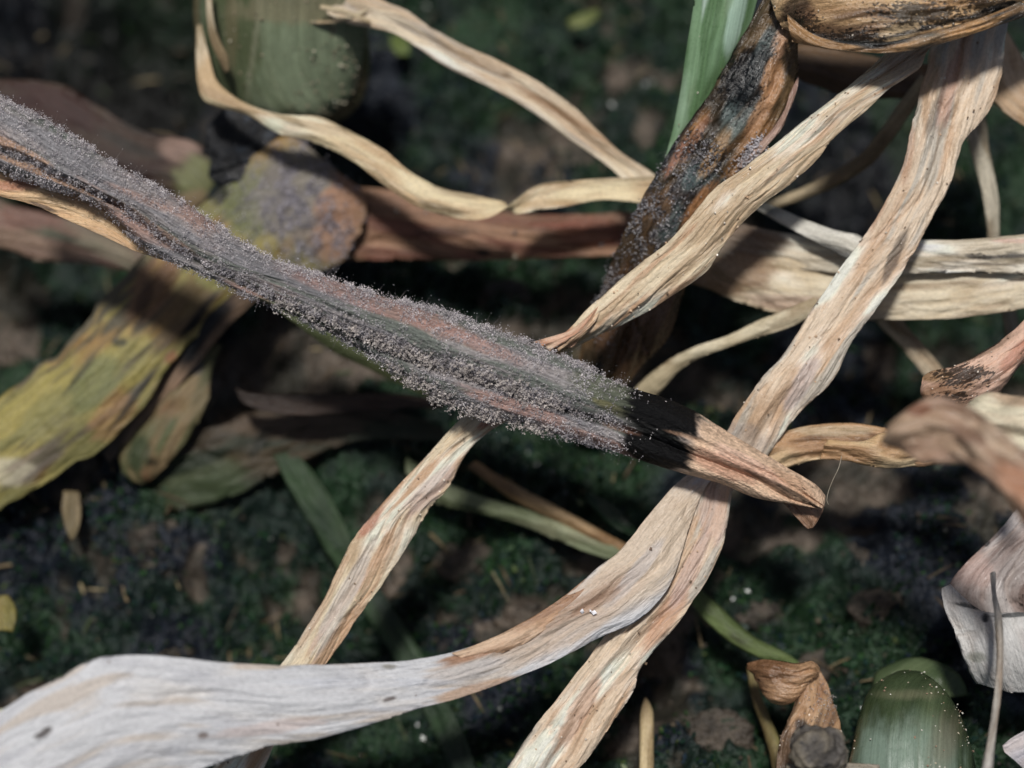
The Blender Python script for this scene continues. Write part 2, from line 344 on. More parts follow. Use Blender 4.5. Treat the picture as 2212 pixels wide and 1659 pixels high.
# ------------------------------------------------------------------ the mouldy leaf in focus
top = [(-60,185),(0,215),(100,262),(200,325),(300,385),(400,440),(500,508),(600,565),(700,597),(800,632),(870,652),(960,674),(1050,706),(1150,742),(1250,786),(1350,832),(1430,857),(1500,887),(1560,925),(1640,975),(1700,1010),(1760,1045),(1783,1072)]
bot = [(-60,345),(0,368),(60,385),(110,402),(180,424),(235,462),(310,528),(370,562),(450,597),(540,640),(640,682),(740,732),(850,800),(930,850),(1000,882),(1100,905),(1200,937),(1300,966),(1400,1000),(1480,1024),(1560,1046),(1640,1078),(1765,1092)]
gv = [.72,.72,.72,.75,.78,.74,.72,.74,.78,.83,.86,.84,.74,.62,.60,.60,.60,.60,.58,.54,.52,.60,.70]
rA = [(a_[0],a_[1],b_[0],b_[1],0.0,0.02) for a_, b_ in zip(top, bot)]
def profA(t, v, w):
    gq = np.interp(t, np.arange(len(gv)), gv)
    h1 = np.interp(t, [0, 6, 12, 17, 20, 22], [.15, .18, .28, .20, .12, .05]); h2_ = np.interp(t, [0, 6, 10, 13, 17, 22], [.10, .10, .12, .16, .12, .04])
    l1 = np.abs(np.sin(np.pi*np.clip(v/gq, 0, 1)))**.75*h1; l2 = np.abs(np.sin(np.pi*np.clip((v-gq)/(1-gq), 0, 1)))**.8*h2_
    base = .15*np.abs(np.sin(np.pi*v))**.6
    # second shallow furrow towards the tip
    return np.where(v < gq, l1, l2)+base-.05*np.exp(-((v-gq*.55)/.06)**2)*ss(t, 14, 19)+.06*np.exp(-((v-.6)/.05)**2)*ss(t, 7, 4)
grey = (96, 90, 90)
A = leaf('mouldy_leaf', rA, [(152, 145, 144), (130, 128, 131), (168, 136, 124), (112, 118, 110)], MOULDY, 1.1, crease_dark=0, prof=profA, ridge=.05, rfreq=8, seed=1, jit=.02, wav=.02,
  blot=[(1660,1010,190,120,25,(218,182,148),1,3,.2),(1700,1050,70,30,35,(196,152,116),.7),(1610,1000,80,16,25,(228,184,160),.6),
        (1570,1010,90,22,22,(190,128,100),.5),(1330,850,100,36,22,(92,100,76),.85),(1320,880,50,10,25,(120,112,64),.6),(1290,955,120,14,18,(178,132,114),.7),(1120,880,120,16,18,(186,136,118),.6),
        (830,660,240,20,20,(176,132,120),.6),(1000,730,150,16,22,(180,134,120),.55),(120,385,150,9,22,(176,136,104),.8),(300,470,140,10,33,(160,120,98),.6),
        (30,318,80,10,25,(180,142,112),.8),(500,600,80,9,25,(100,104,70),.6),(600,665,80,10,22,(92,100,72),.7),
        (720,708,100,8,22,(22,26,26),.8),(880,770,150,11,18,(24,26,28),.8),(1180,868,110,8,22,(34,34,32),.8),(1290,903,50,4,20,(50,46,42),.7),
        (1385,890,60,46,16,(60,64,52),.7,2,.5),(1428,886,80,50,18,(8,8,10),1,3,.13),(1422,972,74,36,18,(8,8,10),1,3,.15),(1340,925,50,8,18,(140,100,80),.6),(1475,940,40,4,16,(160,124,96),.6),
        (1650,1035,60,7,30,(80,56,42),.6),(1710,1062,55,5,30,(40,34,30),.8)],
  speckat=[(1740,1060,50,30,.45),(1500,940,40,60,.3)])
tag(A, 'dried leaf furred with grey mould, with a black band near its tan tip', 'leaf')
def dens(x, y, t, v):
    gq = np.interp(t, np.arange(len(gv)), gv)
    end = ss(x, 1460, 1240)
    groove = np.exp(-((v-gq+.07)/.10)**2)*ss(x, 380, 620)*ss(x, 1330, 1120)*5
    low = np.exp(-((v-.93)/.10)**2)*ss(x, 820, 880)*2.6
    tp = np.exp(-((v-.02)/.08)**2)*1.3
    return end*(.55+groove*.75+low*.45+tp+1.2*fbm(x/35, y/35, 71, 3))*(.12+1.3*ss(fbm(x/14, y/14, 72, 3), .42, .58))*(.12+ss(x, 1420, 1240))
fuzz(A, 36000, dens, (.001, .028), (.0022, .0068))
fuzz(A, 2200, lambda x, y, t, v: ss(x, 560, 640)*ss(x, 1250, 1150)*(np.exp(-((v-np.interp(t, np.arange(len(gv)), gv)+.06)/.09)**2)+np.exp(-((v-.95)/.07)**2)*.6*ss(x, 830, 880))*ss(fbm(x/10, y/10, 75, 2), .46, .6),
     (.02, .09), (.004, .0095), ((206, 198, 192), (184, 176, 170), (160, 152, 150)), 5, 'mould_cluster')
fuzz(A, 900, lambda x, y, t, v: ss(x, 1390, 1330)*(v < .96), (.05, .16), (.002, .005), ((200, 200, 205),), 1, 'mould_thread')
fl = leaf('leaf_flap', [(-60,330,-60,398,.12),(0,372,0,424,.16),(60,378,80,445,.2),(130,400,190,494,.22),(210,425,270,532,.22),(290,500,330,556,.2),(350,545,375,569,.1)],
  [(214,178,128),(200,160,112),(176,138,96)], STRAW, 1, arch=.05, seed=2, parent=A, blot=[(30,400,50,14,0,(186,110,84),.7),(90,445,30,5,20,(60,40,40),.8)], speckat=[(200,450,120,60,.42)])
fl['label'] = 'tan unmouldy lower flap'
tf = leaf('torn_tip', [(1655,1070,1700,1045,.16),(1690,1085,1765,1060,.12),(1715,1112,1782,1078,.1),(1735,1135,1775,1110,.1),(1745,1142,1757,1140,.1)],
  [(150,112,84),(120,90,66),(176,132,98)], STRAW, 1, seed=3, parent=A, speck=.35, arch=.1)
tf['label'] = 'brown torn end hanging below the tip'

# ------------------------------------------------------------------ diagonal straw blade passing under the mouldy leaf
B = leaf('dry_leaf', [(2060,20,2120,30,.5),(1990,60,2060,70,.42),(1925,105,2010,103,.4),(1868,152,1985,150,.35),(1795,212,1925,192,.3),(1722,270,1876,238,.25),(1660,320,1800,302,.22),
  (1600,368,1768,342,.2),(1545,408,1705,398,.2),(1490,470,1640,446,.22),(1438,525,1565,525,.25),(1385,565,1530,582,.3),(1325,622,1450,642,.35),(1268,668,1350,700,.42,.05),(1220,715,1262,742,.5,.1),(1160,755,1200,790,.55,.1),(1085,800,1135,850,.55,.08),
  (1028,866,1108,898,.5),(975,925,1052,934,.48),(915,992,1008,975,.45),(852,1056,968,1050,.4),(790,1130,925,1100,.4),(752,1185,872,1188,.4),(700,1290,808,1285,.38),(650,1372,765,1345,.38),(600,1445,702,1440,.38),(545,1530,640,1530,.42),(490,1610,598,1600,.45),(430,1700,560,1700,.45)],
  [(208,190,156),(186,160,124),(220,208,188),(184,148,112)], STRAW, 1.1, arch=.16, ridge=.075, rfreq=8, seed=4, jit=.06,
  blot=[(1190,728,60,9,-25,(200,130,92),.8),(1060,900,40,14,-40,(196,110,84),.7),(800,1130,40,12,-50,(196,116,86),.7),(830,1080,60,12,-48,(204,156,116),.6),(700,1300,120,10,-62,(200,154,116),.5),
        (1960,120,60,40,-40,(196,160,126),.6),(560,1620,60,14,-60,(190,140,84),.6),(930,1060,80,20,-45,(206,184,176),.6),(740,1300,140,18,-62,(206,200,196),.6)],
  speck=.08, speckat=[(1600,450,120,60,.2),(1430,560,40,30,.4),(1500,550,80,80,.25)])
tag(B, 'long narrow straw blade passing under the mouldy leaf, its lower half streaked orange', 'leaf'); grains(B, 260)
B2 = leaf('leaf_flap', [(1262,690,1300,655,.3),(1230,715,1290,690,.3),(1180,732,1262,725,.33),(1150,742,1240,748,.42)], [(206,176,136),(200,140,104),(224,206,180)], STRAW, 1, arch=.2, seed=5, parent=B)
# ------------------------------------------------------------------ broad pink straw blade
Cc = leaf('dry_leaf', [(2110,-60,2235,-60,.75),(2060,20,2190,10,.68),(2018,85,2166,70,.6),(2003,140,2160,160,.52),(1980,215,2140,242,.46),(1962,290,2085,308,.42),(1938,380,2052,398,.4),(1898,462,2012,470,.42),(1862,518,1975,540,.45),
  (1800,600,1938,604,.45),(1742,690,1888,676,.42),(1690,765,1842,742,.38),(1640,820,1800,822,.36),(1598,885,1738,885,.42),(1560,950,1668,975,.5),(1520,1000,1622,1020,.52),(1492,1050,1588,1050,.45),(1478,1110,1574,1120,.38),
  (1440,1200,1552,1200,.3),(1385,1290,1500,1292,.25),(1310,1368,1462,1352,.22),(1245,1450,1395,1435,.2),(1185,1530,1370,1500,.2),(1132,1600,1302,1606,.2),(1080,1690,1225,1690,.2)],
  [(206,184,156),(190,158,124),(226,212,194),(176,166,150)], STRAW, 1.15, arch=.14, ridge=.085, rfreq=7.5, seed=6, jit=.07,
  blot=[(2050,190,16,90,15,(186,110,80),.5),(2020,240,10,60,20,(70,60,54),.6),(1935,545,12,60,25,(64,52,46),.7),(1850,250,90,14,-60,(186,140,110),.4),(1730,830,60,20,-60,(196,184,184),.6),(1600,950,50,40,0,(176,166,160),.5),
        (2080,120,16,80,10,(208,164,134),.6),(1960,330,14,60,10,(196,140,100),.5),(1900,440,14,60,20,(176,118,82),.5),(1440,1330,90,22,-55,(206,150,110),.7),(1250,1540,90,20,-60,(206,156,116),.7),(1540,1110,30,60,0,(210,170,150),.6),(1490,1230,20,90,25,(206,176,166),.6)],
  speck=.04, fold=.10, foldat=.62, speckat=[(1640,850,60,60,.2)])
tag(Cc, 'broad wrinkled pinkish straw blade crossing right under the tan tip of the mouldy leaf', 'leaf'); grains(Cc, 260)

# ------------------------------------------------------------------ white blade at the bottom left
Dd = leaf('dry_leaf', [(1560,985,1600,1010,.62),(1478,1030,1530,1045,.42),(1408,1105,1490,1140,.22),(1345,1185,1455,1250,.06),(1292,1226,1425,1300,0),(1232,1280,1370,1345,-.05),(1160,1330,1305,1372,-.12),(1080,1372,1195,1428,-.2),(1000,1402,1095,1470,-.35),(900,1424,1000,1505,-.55),
  (800,1432,900,1532,-.7),(700,1436,800,1566,-.85),(600,1438,690,1596,-1.0),(490,1432,590,1612,-1.1),(400,1424,500,1640,-1.2),(300,1416,400,1680,-1.3),(215,1420,290,1720,-1.4),(130,1462,160,1780,-1.45),(50,1500,40,1820,-1.5),(-40,1560,-100,1860,-1.5)],
  [(188,189,192),(174,175,180),(196,193,190),(182,172,162)], STRAW, 1.0, arch=.10, ridge=.06, rfreq=5, seed=7, crease_dark=.1, pmix=(.45, .8), jit=.03,
  blot=[(1400,1180,170,90,-48,(222,198,168),.9),(1230,1330,170,60,-32,(206,180,154),.75),(1040,1430,120,36,-20,(196,178,160),.5),(1230,1320,170,16,-30,(180,144,114),.7),(1060,1395,110,16,-22,(180,132,96),.9),(1030,1490,110,14,-15,(190,150,112),.8),(1370,1240,90,16,-50,(206,196,190),.7),(1290,1300,60,14,-30,(170,130,100),.6),(100,1580,14,8,-40,(56,44,40),.95),(85,1590,10,6,0,(60,50,46),.9),
        (440,1590,12,8,0,(110,92,84),.9),(840,1510,16,5,-15,(80,60,50),.8),(560,1440,60,8,0,(206,184,160),.7),(600,1570,120,14,-8,(206,184,176),.6),(800,1475,200,10,0,(206,210,220),.5),(840,1440,14,5,0,(120,110,80),.6)],
  speck=.03, speckat=[(1270,1310,90,30,.35)])
tag(Dd, 'broad papery white blade filling the bottom left corner, narrowing to tan at its right', 'leaf')
grains(Dd, 5, (.012, .03), ((120, 100, 84), (90, 76, 66)))
e_ = P(np.array([1258., 1276., 1283.]), np.array([1321., 1320., 1323.]), np.array([-.16, -.16, -.16]))
blobs('white_droplet', e_, np.array([.026, .016, .03]), np.tile(lin((240, 240, 245)), (3, 1)), GRAIN, Dd)
df = leaf('leaf_fold', [(1265,1250,1280,1262,-.02),(1200,1300,1228,1318,-.12),(1120,1348,1160,1375,-.22),(1040,1388,1085,1412,-.33),(975,1412,1000,1424,-.42)], [(176,136,100),(150,112,82),(200,168,136)], STRAW, 1, arch=.2, seed=8, parent=Dd, speckat=[(1230,1290,60,40,.4)])
df['label'] = 'brown rolled upper edge'

# ------------------------------------------------------------------ rotten leaf with patches of blue-grey mould
Ii = leaf('rotten_leaf', [(1690,-60,1790,-50,.3),(1652,-10,1740,10,.32),(1612,60,1728,80,.38),(1575,120,1726,140,.45),(1545,185,1712,215,.5),(1505,250,1670,290,.55),(1455,318,1618,355,.6),(1408,390,1570,430,.7),(1360,480,1520,515,.85),(1325,560,1490,590,1.05),(1300,620,1468,660,1.25),(1270,700,1440,735,1.4),(1245,780,1380,800,1.6),(1220,860,1320,880,1.8)],
  [(104,80,44),(60,48,30),(160,112,56),(34,34,34)], WET, 1.0, desat=.2, arch=.2, ridge=.13, rfreq=4.5, seed=9, jit=.07,
  blot=[(1650,120,22,60,25,(88,102,100),.9),(1600,210,18,70,35,(92,108,106),.9),(1620,170,50,70,30,(26,28,32),.8),(1575,290,60,16,-45,(94,110,106),.9),(1625,250,26,20,0,(90,104,102),.8),(1480,400,60,22,-55,(30,36,42),.9),(1500,380,20,40,30,(84,104,104),.8),(1545,400,26,22,0,(70,92,92),.8),(1440,480,30,50,30,(66,84,86),.8),
        (1670,180,22,50,10,(186,132,78),.8),(1640,250,60,16,-60,(186,134,84),.8),(1545,330,60,16,-60,(160,118,62),.8),(1500,300,60,10,-60,(158,106,72),.7),(1460,340,50,8,-60,(170,116,88),.8),(1510,440,60,14,-55,(160,106,52),.8),(1400,450,50,40,0,(98,72,44),.8),(1380,540,40,60,20,(74,56,36),.7),(1370,700,90,120,0,(96,66,40),.9),(1685,100,18,30,0,(186,138,100),.6),(1560,120,20,50,20,(44,38,26),.8)],
  speckat=[(1600,180,80,110,.85),(1520,330,80,70,.8),(1660,100,30,60,.8)])
tag(Ii, 'dark brown rotting leaf with blue grey mould patches, beside the green blade', 'leaf')
fuzz(Ii, 2300, lambda x, y, t, v: np.exp(-((x-1400)/55)**2-((y-460)/90)**2)*ss(fbm(x/12, y/12, 78, 2), .35, .6)+.6*np.exp(-((x-1310)/30)**2-((y-620)/80)**2)+.5*np.exp(-((x-1505)/50)**2-((y-350)/40)**2), (.005, .03), (.003, .010), ((176, 174, 176), (120, 118, 122), (80, 78, 82)))
fuzz(Ii, 500, lambda x, y, t, v: np.exp(-((x-1620)/22)**2-((y-330)/26)**2)*(v > .8), (.04, .1), (.006, .012), ((196, 192, 196),), 2, 'mould_tuft')
i2 = leaf('leaf_flap', [(1700,215,1726,165,.42),(1690,245,1722,195,.4),(1660,290,1700,250,.42),(1620,330,1680,290,.46),(1590,365,1625,335,.55)], [(176,140,120),(150,112,96),(196,164,146)], WET, 1, seed=10, parent=Ii)
Jj = leaf('fresh_leaf', [(1508,-60,1650,-60,.5),(1500,0,1636,0,.55),(1486,80,1612,80,.62),(1478,130,1585,130,.68),(1468,200,1545,200,.75),(1455,270,1510,270,.82),(1436,345,1452,350,.9),(1420,400,1428,402,1.0)],
  [(84,124,72),(108,148,100),(134,168,130),(160,186,166)], FRESH, 1, desat=.25, arch=.22, ridge=.02, rfreq=5, seed=11, jit=.01, blot=[(1500,100,12,120,5,(130,170,122),.6),(1590,40,16,80,15,(166,200,180),.7)])
tag(Jj, 'fresh green striped blade standing at the top beside the rotting leaf', 'leaf'); grains(Jj, 14, (.006, .01))
Kk = leaf('shrivelled_leaf', [(1670,-90,1690,60,.2),(1730,-120,1750,88,.0),(1800,-130,1815,106,-.15),(1880,-140,1890,112,-.22),(1960,-140,1985,98,-.25),(2050,-150,2075,76,-.25),(2130,-160,2145,46,-.2),(2200,-170,2220,18,-.1),(2280,-180,2300,-10,0)],
  [(206,166,112),(176,134,84),(218,188,140),(130,98,66)], WET, 1.0, arch=.22, ridge=.13, rfreq=5, seed=12, jit=.05,
  blot=[(1760,80,70,12,12,(44,48,50),.8),(1870,96,80,9,3,(66,84,84),.8),(1850,105,70,7,3,(26,26,26),.8),(2000,60,110,6,-14,(40,44,48),.9),(2150,20,70,10,-18,(34,36,38),.9),(1730,30,40,26,0,(130,92,60),.8),(1720,20,30,40,20,(40,40,40),.7),(2060,78,100,7,-16,(206,140,70),.7),(1960,20,40,30,30,(206,176,130),.6)],
  speckat=[(1990,30,150,40,1.0),(1850,80,110,30,.95),(2140,10,90,30,.95),(1740,50,50,40,.9)])
tag(Kk, 'shrivelled orange brown leaf with black spots overhanging the top right corner', 'leaf'); grains(Kk, 60, (.008, .016))
k2 = leaf('leaf_fold', [(1700,30,1712,92,-.1),(1760,75,1770,104,-.16),(1840,90,1850,113,-.28),(1930,88,1940,112,-.34),(2020,66,2040,92,-.36),(2110,42,2130,64,-.32),(2200,6,2230,30,-.25)],
  [(196,146,84),(160,120,72),(80,90,88),(40,42,42)], WET, 1, arch=.35, ridge=.08, seed=13, parent=Kk)

# ------------------------------------------------------------------ cream ribbons at the top
Ee = leaf('dry_ribbon', [(640,-40,760,-90,1.9),(700,25,790,-25,1.8),(745,48,830,5,1.75),(800,60,880,25,1.7),(850,72,930,60,1.68),(905,104,1000,98,1.66),(960,142,1060,122,1.62),(1060,190,1155,172,1.6),(1140,236,1242,232,1.6),(1210,286,1302,292,1.6),(1270,328,1352,334,1.6),(1322,366,1405,368,1.58),(1355,400,1440,400,1.55)],
  [(206,190,160),(184,158,124),(222,212,194),(166,152,134)], STRAW, .8, arch=.15, fold=.22, foldat=.45, ridge=.05, rfreq=5, seed=14, jit=.03, blot=[(1095,160,10,8,0,(150,120,84),.8),(1220,250,120,8,32,(184,140,96),.7),(1030,130,80,10,25,(190,160,124),.5)])
tag(Ee, 'cream dry ribbon running diagonally down from the green stem at the top', 'leaf')
Ff = leaf('dry_ribbon', [(425,60,436,55,1.9),(424,130,452,120,1.85),(428,185,468,172,1.75),(440,218,500,205,1.7),(475,234,540,228,1.68),(535,250,610,250,1.65),(600,287,690,252,1.6),(690,312,765,288,1.55),(765,352,830,325,1.5),(830,402,888,372,1.5),(892,442,950,404,1.48),(960,466,1020,420,1.46),(1018,476,1060,430,1.45,.04),(1062,468,1092,440,1.45,.1),(1108,436,1112,462,1.45,.05),(1160,400,1165,455,1.45),(1225,390,1222,448,1.45),(1300,384,1300,432,1.45),(1400,380,1395,440,1.45),(1480,372,1470,440,1.5)],
  [(212,194,150),(186,156,112),(222,208,178),(160,140,104)], STRAW, .8, arch=.16, ridge=.06, rfreq=6, seed=15, jit=.04, blot=[(950,450,50,12,15,(130,116,84),.6),(700,280,50,12,15,(224,200,160),.7),(1180,440,60,10,-5,(184,144,84),.6),(480,215,60,12,30,(176,144,104),.6)])
tag(Ff, 'cream dry ribbon sagging from below the green stem to the rotting leaf', 'leaf')
Gg = leaf('onion_shoot', [(430,-120,800,-120,1.9),(428,-40,796,-40,2.1),(428,40,794,40,2.3),(438,110,788,110,2.5),(455,160,776,165,2.62),(480,200,764,205,2.72),(520,230,730,232,2.82),(575,249,690,250,2.9),(612,256,655,256,2.95)],
  [(124,138,104),(108,122,88),(138,148,116),(112,124,90)], FRESH, .8, desat=.2, tube=.6, ridge=.05, rfreq=4, seed=16, jit=.03, blot=[(680,150,100,100,0,(134,150,116),.7),(500,80,64,170,0,(84,94,58),.85),(552,80,6,170,8,(150,150,120),.5),(500,60,14,90,0,(120,110,76),.6),(640,20,150,30,0,(140,132,98),.7)])
tag(Gg, 'thick pale green stem with sand grains on its skin at the top left', 'stem')
grains(Gg, 300, (.005, .02), ((150, 134, 114), (176, 170, 150), (120, 112, 92)), mask=lambda x, y, t, v: (y > -10)*(.25+ss(x, 600, 780)))
os_ = leaf('outer_sheath', [(418,-120,812,-120,2.2),(416,-20,806,-20,2.4),(420,70,802,70,2.6),(432,150,796,150,2.8),(470,222,774,226,2.95),(540,258,730,262,3.05),(600,270,670,272,3.1)],
  [(96,100,62),(120,108,74),(80,84,52)], SOFT, .7, tube=.4, ridge=.08, seed=65, parent=Gg, jit=.04)
os_['label'] = 'darker brownish green outer sheath'
for rr, sd_ in (([(445,-30,457,-30,1.55),(446,40,462,38,1.6),(455,90,474,84,1.7),(472,128,492,122,1.8),(486,158,496,154,1.9)], 61), ([(600,50,604,42,1.86),(640,45,640,36,1.80),(690,52,692,42,1.78),(740,48,742,34,1.76),(790,30,796,18,1.72)], 62), ([(690,20,692,8,1.58),(740,30,742,18,1.56),(800,52,800,42,1.6)], 63)):
    o = leaf('sheath_strand', rr, [(176,156,116),(150,128,92),(196,182,150)], STRAW, .8, seed=sd_, ridge=.02, arch=.3, parent=Gg)

# ------------------------------------------------------------------ leaves lying in the left background
def bg_leaf(name, rungs, pal, label, m=SOFT, cat='leaf', **k):
    k.setdefault('res', .6); k.setdefault('arch', .12); k.setdefault('ridge', .08); k.setdefault('rfreq', 3)
    o = leaf(name, rungs, pal, m, **k); return tag(o, label, cat)
H = bg_leaf('brown_leaf', [(690,400,670,560,2.70),(780,405,760,562,2.65),(880,418,870,560,2.63),(1000,440,990,560,2.55),(1120,462,1110,560,2.50),(1240,462,1240,556,2.45),(1350,460,1350,552,2.35),(1450,470,1450,560,2.25),(1560,470,1550,600,2.10)],
  [(158,116,84),(128,92,68),(172,134,96),(128,80,60)], 'flat reddish brown leaf lying horizontally behind the sagging cream ribbon', seed=17, m=SOFT, ridge=.09, rfreq=5, res=.8, blot=[(960,500,60,10,0,(84,66,54),.6),(1270,500,80,30,0,(140,80,58),.7),(1040,545,14,8,0,(40,36,36),.9)])
grains(H, 24, (.016, .032), ((190, 180, 160), (120, 120, 120)))
AD = bg_leaf('yellow_leaf', [(-80,900,-60,1130,2.05),(0,862,30,1082,2.05),(90,785,130,1030,2.05),(160,712,240,955,2.05),(215,645,330,840,2.10),(290,575,420,745,2.20),(360,500,545,645,2.35),(440,430,640,600,2.45),(500,370,715,560,2.45),(580,310,768,485,2.40),(640,300,785,430,2.40),(700,350,770,400,2.40)],
  [(164,150,68),(130,124,64),(160,124,62),(96,88,66)], 'wide yellow green leaf with brown margins lying under the mouldy leaf at the left', seed=18, jit=.13, res=.8, ridge=.07,
  blot=[(430,640,150,50,-50,(110,84,50),.8),(330,620,40,90,30,(140,100,64),.8),(470,590,50,40,0,(136,134,60),.8),(540,440,60,70,0,(112,118,72),.9),(650,420,110,110,0,(136,128,122),.85),(740,440,50,60,20,(180,132,98),.9),(720,530,60,40,0,(126,104,88),.8),(200,830,80,40,-50,(120,124,72),.8),(100,900,70,40,-50,(144,138,74),.7),(20,1020,60,30,0,(190,180,150),.8),(260,740,16,10,0,(60,64,60),.8),(240,900,60,40,-50,(156,116,66),.7),(420,700,20,10,-45,(28,26,26),.9),(372,770,16,10,-50,(160,80,64),.6),(180,800,60,6,-50,(60,56,44),.7),(120,960,50,6,-48,(96,84,64),.7),(300,700,8,30,30,(60,50,36),.7),(60,990,50,8,-35,(120,104,90),.7),(310,640,16,40,20,(70,52,40),.7),(430,680,70,9,-50,(26,26,28),.85),(290,860,90,8,-52,(30,30,34),.8),(470,400,26,40,0,(24,26,30),.9),(750,450,60,120,20,(164,122,92),.85),(90,1010,60,9,-35,(110,98,88),.7)])
fuzz(AD, 3600, lambda x, y, t, v: (1.3*np.exp(-((x-635)/85)**2-((y-430)/120)**2)+.7*np.exp(-((x-700)/60)**2-((y-520)/50)**2))*ss(fbm(x/16, y/16, 79, 2), .35, .6), (.005, .06), (.003, .010), ((186, 182, 190), (140, 136, 146)))
bg_leaf('leaf_strip', [(560,590,600,610,2.0),(450,680,500,700,2.2),(380,770,415,800,2.3),(310,850,345,880,2.35),(250,920,285,950,2.4),(215,975,235,1000,2.4)], [(150,120,92),(90,76,62),(30,30,32),(28,30,34)], 'narrow rotted strip with black edges beside the yellow leaf', seed=19)
bg_leaf('pod_leaf', [(430,730,480,745,2.5),(385,790,458,802,2.45),(335,850,452,862,2.4),(290,915,425,925,2.4),(258,975,385,985,2.4),(262,1015,340,1030,2.45),(285,1040,310,1045,2.5)], [(136,114,76),(100,98,60),(128,96,62),(78,88,50)], 'tan and green shrivelled leaf hanging below the yellow leaf', seed=20, blot=[(400,850,16,60,30,(150,120,80),.6),(300,980,30,40,0,(50,66,40),.8),(420,790,20,20,0,(110,104,100),.8),(330,1000,12,8,0,(20,26,20),.9)], arch=.14, jit=.12, ridge=.12)
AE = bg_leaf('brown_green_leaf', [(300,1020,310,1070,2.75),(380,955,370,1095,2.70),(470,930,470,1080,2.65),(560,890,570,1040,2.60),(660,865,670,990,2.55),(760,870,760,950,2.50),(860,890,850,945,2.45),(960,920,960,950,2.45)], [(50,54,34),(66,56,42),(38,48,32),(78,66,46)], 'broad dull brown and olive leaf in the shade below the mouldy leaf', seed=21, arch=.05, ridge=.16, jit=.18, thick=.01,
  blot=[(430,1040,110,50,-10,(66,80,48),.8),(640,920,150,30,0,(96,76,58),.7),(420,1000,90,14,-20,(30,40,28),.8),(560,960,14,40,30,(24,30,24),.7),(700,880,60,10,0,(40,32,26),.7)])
bg_leaf('dark_red_leaf', [(-60,160,-60,330,3.1),(40,172,10,330,3.1),(140,190,90,370,3.1),(240,245,180,400,3.1),(320,285,280,430,3.1),(400,300,360,450,3.1),(455,335,410,455,3.1),(472,375,440,440,3.1)], [(52,32,28),(64,46,34),(76,58,40),(44,36,28)], 'dark reddish brown leaf at the left edge above the mouldy leaf', seed=22, blot=[(390,320,40,30,0,(150,120,104),.8),(430,390,50,50,0,(118,122,74),.9),(100,230,120,50,10,(56,26,24),.8),(400,440,50,20,-30,(160,130,100),.6)])
bg_leaf('pinkish_leaf', [(-80,420,-80,560,2.65),(0,440,0,540,2.65),(90,460,80,560,2.70),(180,480,170,570,2.75),(270,505,260,585,2.80),(360,545,340,610,2.85)], [(124,92,78),(110,98,80),(140,112,90),(84,84,64)], 'blurred pinkish brown leaf below the mouldy leaf at the left edge', seed=23, jit=.12, blot=[(60,470,70,30,0,(130,88,76),.7),(230,540,70,20,20,(140,130,104),.7)])
bg_leaf('fresh_leaf', [(590,985,640,975,2.6),(630,1060,695,1040,2.55),(680,1150,750,1140,2.5),(735,1240,790,1225,2.5),(790,1330,850,1310,2.45),(850,1420,905,1400,2.3),(905,1520,960,1500,2.0),(950,1620,1010,1600,1.8),(980,1700,1040,1690,1.7)], [(36,58,32),(28,48,32),(50,74,42)], 'dark green narrow blade lying on the moss below the centre', m=SOFT, seed=24)
bg_leaf('olive_leaf', [(560,640,600,630,1.6),(640,700,690,672,1.7),(720,760,780,715,1.8),(800,800,850,755,1.9),(870,835,900,800,2.0),(930,860,950,850,2.1)], [(100,106,60),(78,86,48),(116,120,74)], 'olive green leaf edge showing under the mouldy leaf', seed=25)
bg_leaf('green_stalk', [(880,985,890,1050,2.3),(960,1040,950,1090,2.2),(1050,1075,1040,1110,2.1),(1140,1100,1125,1135,2.0),(1230,1135,1215,1172,1.9),(1320,1170,1300,1205,1.8),(1400,1195,1385,1230,1.8)], [(116,126,88),(92,102,66),(144,148,112)], 'pale green stalk lying just left of the crossing straw blades', seed=26, cat='stalk', arch=.35)
bg_leaf('brown_stalk', [(1030,995,1010,1012,2.15),(1110,1045,1095,1072,2.05),(1200,1090,1185,1118,1.95),(1290,1140,1275,1165,1.85),(1380,1190,1365,1212,1.8)], [(156,118,70),(120,90,54),(176,144,98)], 'thin brown stalk lying along the pale green stalk', seed=27, cat='stalk', arch=.35)
bg_leaf('small_green_leaf', [(1258,1065,1262,1072,2.0),(1290,1070,1280,1100,1.95),(1330,1095,1310,1130,1.9),(1360,1125,1345,1150,1.85),(1385,1155,1380,1160,1.85)], [(40,68,40),(30,54,34)], 'small bright green leaf beside the brown stalk', m=FRESH, seed=28)
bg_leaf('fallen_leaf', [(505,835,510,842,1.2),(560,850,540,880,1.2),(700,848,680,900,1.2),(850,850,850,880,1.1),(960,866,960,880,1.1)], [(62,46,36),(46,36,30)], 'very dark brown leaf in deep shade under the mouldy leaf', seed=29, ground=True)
bg_leaf('leaf_scrap', [(1225,45,1230,60,.5),(1255,30,1262,58,.5),(1290,20,1296,35,.5)], [(96,108,44),(120,128,60)], 'yellow green leaf scrap on the moss at the top centre', seed=30, ground=True)
bg_leaf('leaf_scrap', [(842,75,868,70,.45),(845,100,885,95,.45),(858,118,880,118,.45)], [(90,108,36),(104,120,50)], 'yellow green scrap on the moss beside the green stem', seed=31, ground=True)
bg_leaf('leaf_scrap', [(135,1058,170,1060,.4),(132,1100,175,1105,.4),(140,1140,168,1145,.4),(150,1162,156,1164,.4)], [(110,96,64),(130,112,76)], 'small tan pointed scrap just below the yellow leaf', seed=32, ground=True)
bg_leaf('leaf_scrap', [(-10,1290,20,1285,.4),(-10,1330,38,1320,.4),(-5,1362,30,1365,.4)], [(120,112,40),(140,124,60)], 'yellow scrap on the ground at the left edge above the white blade', seed=33, ground=True)
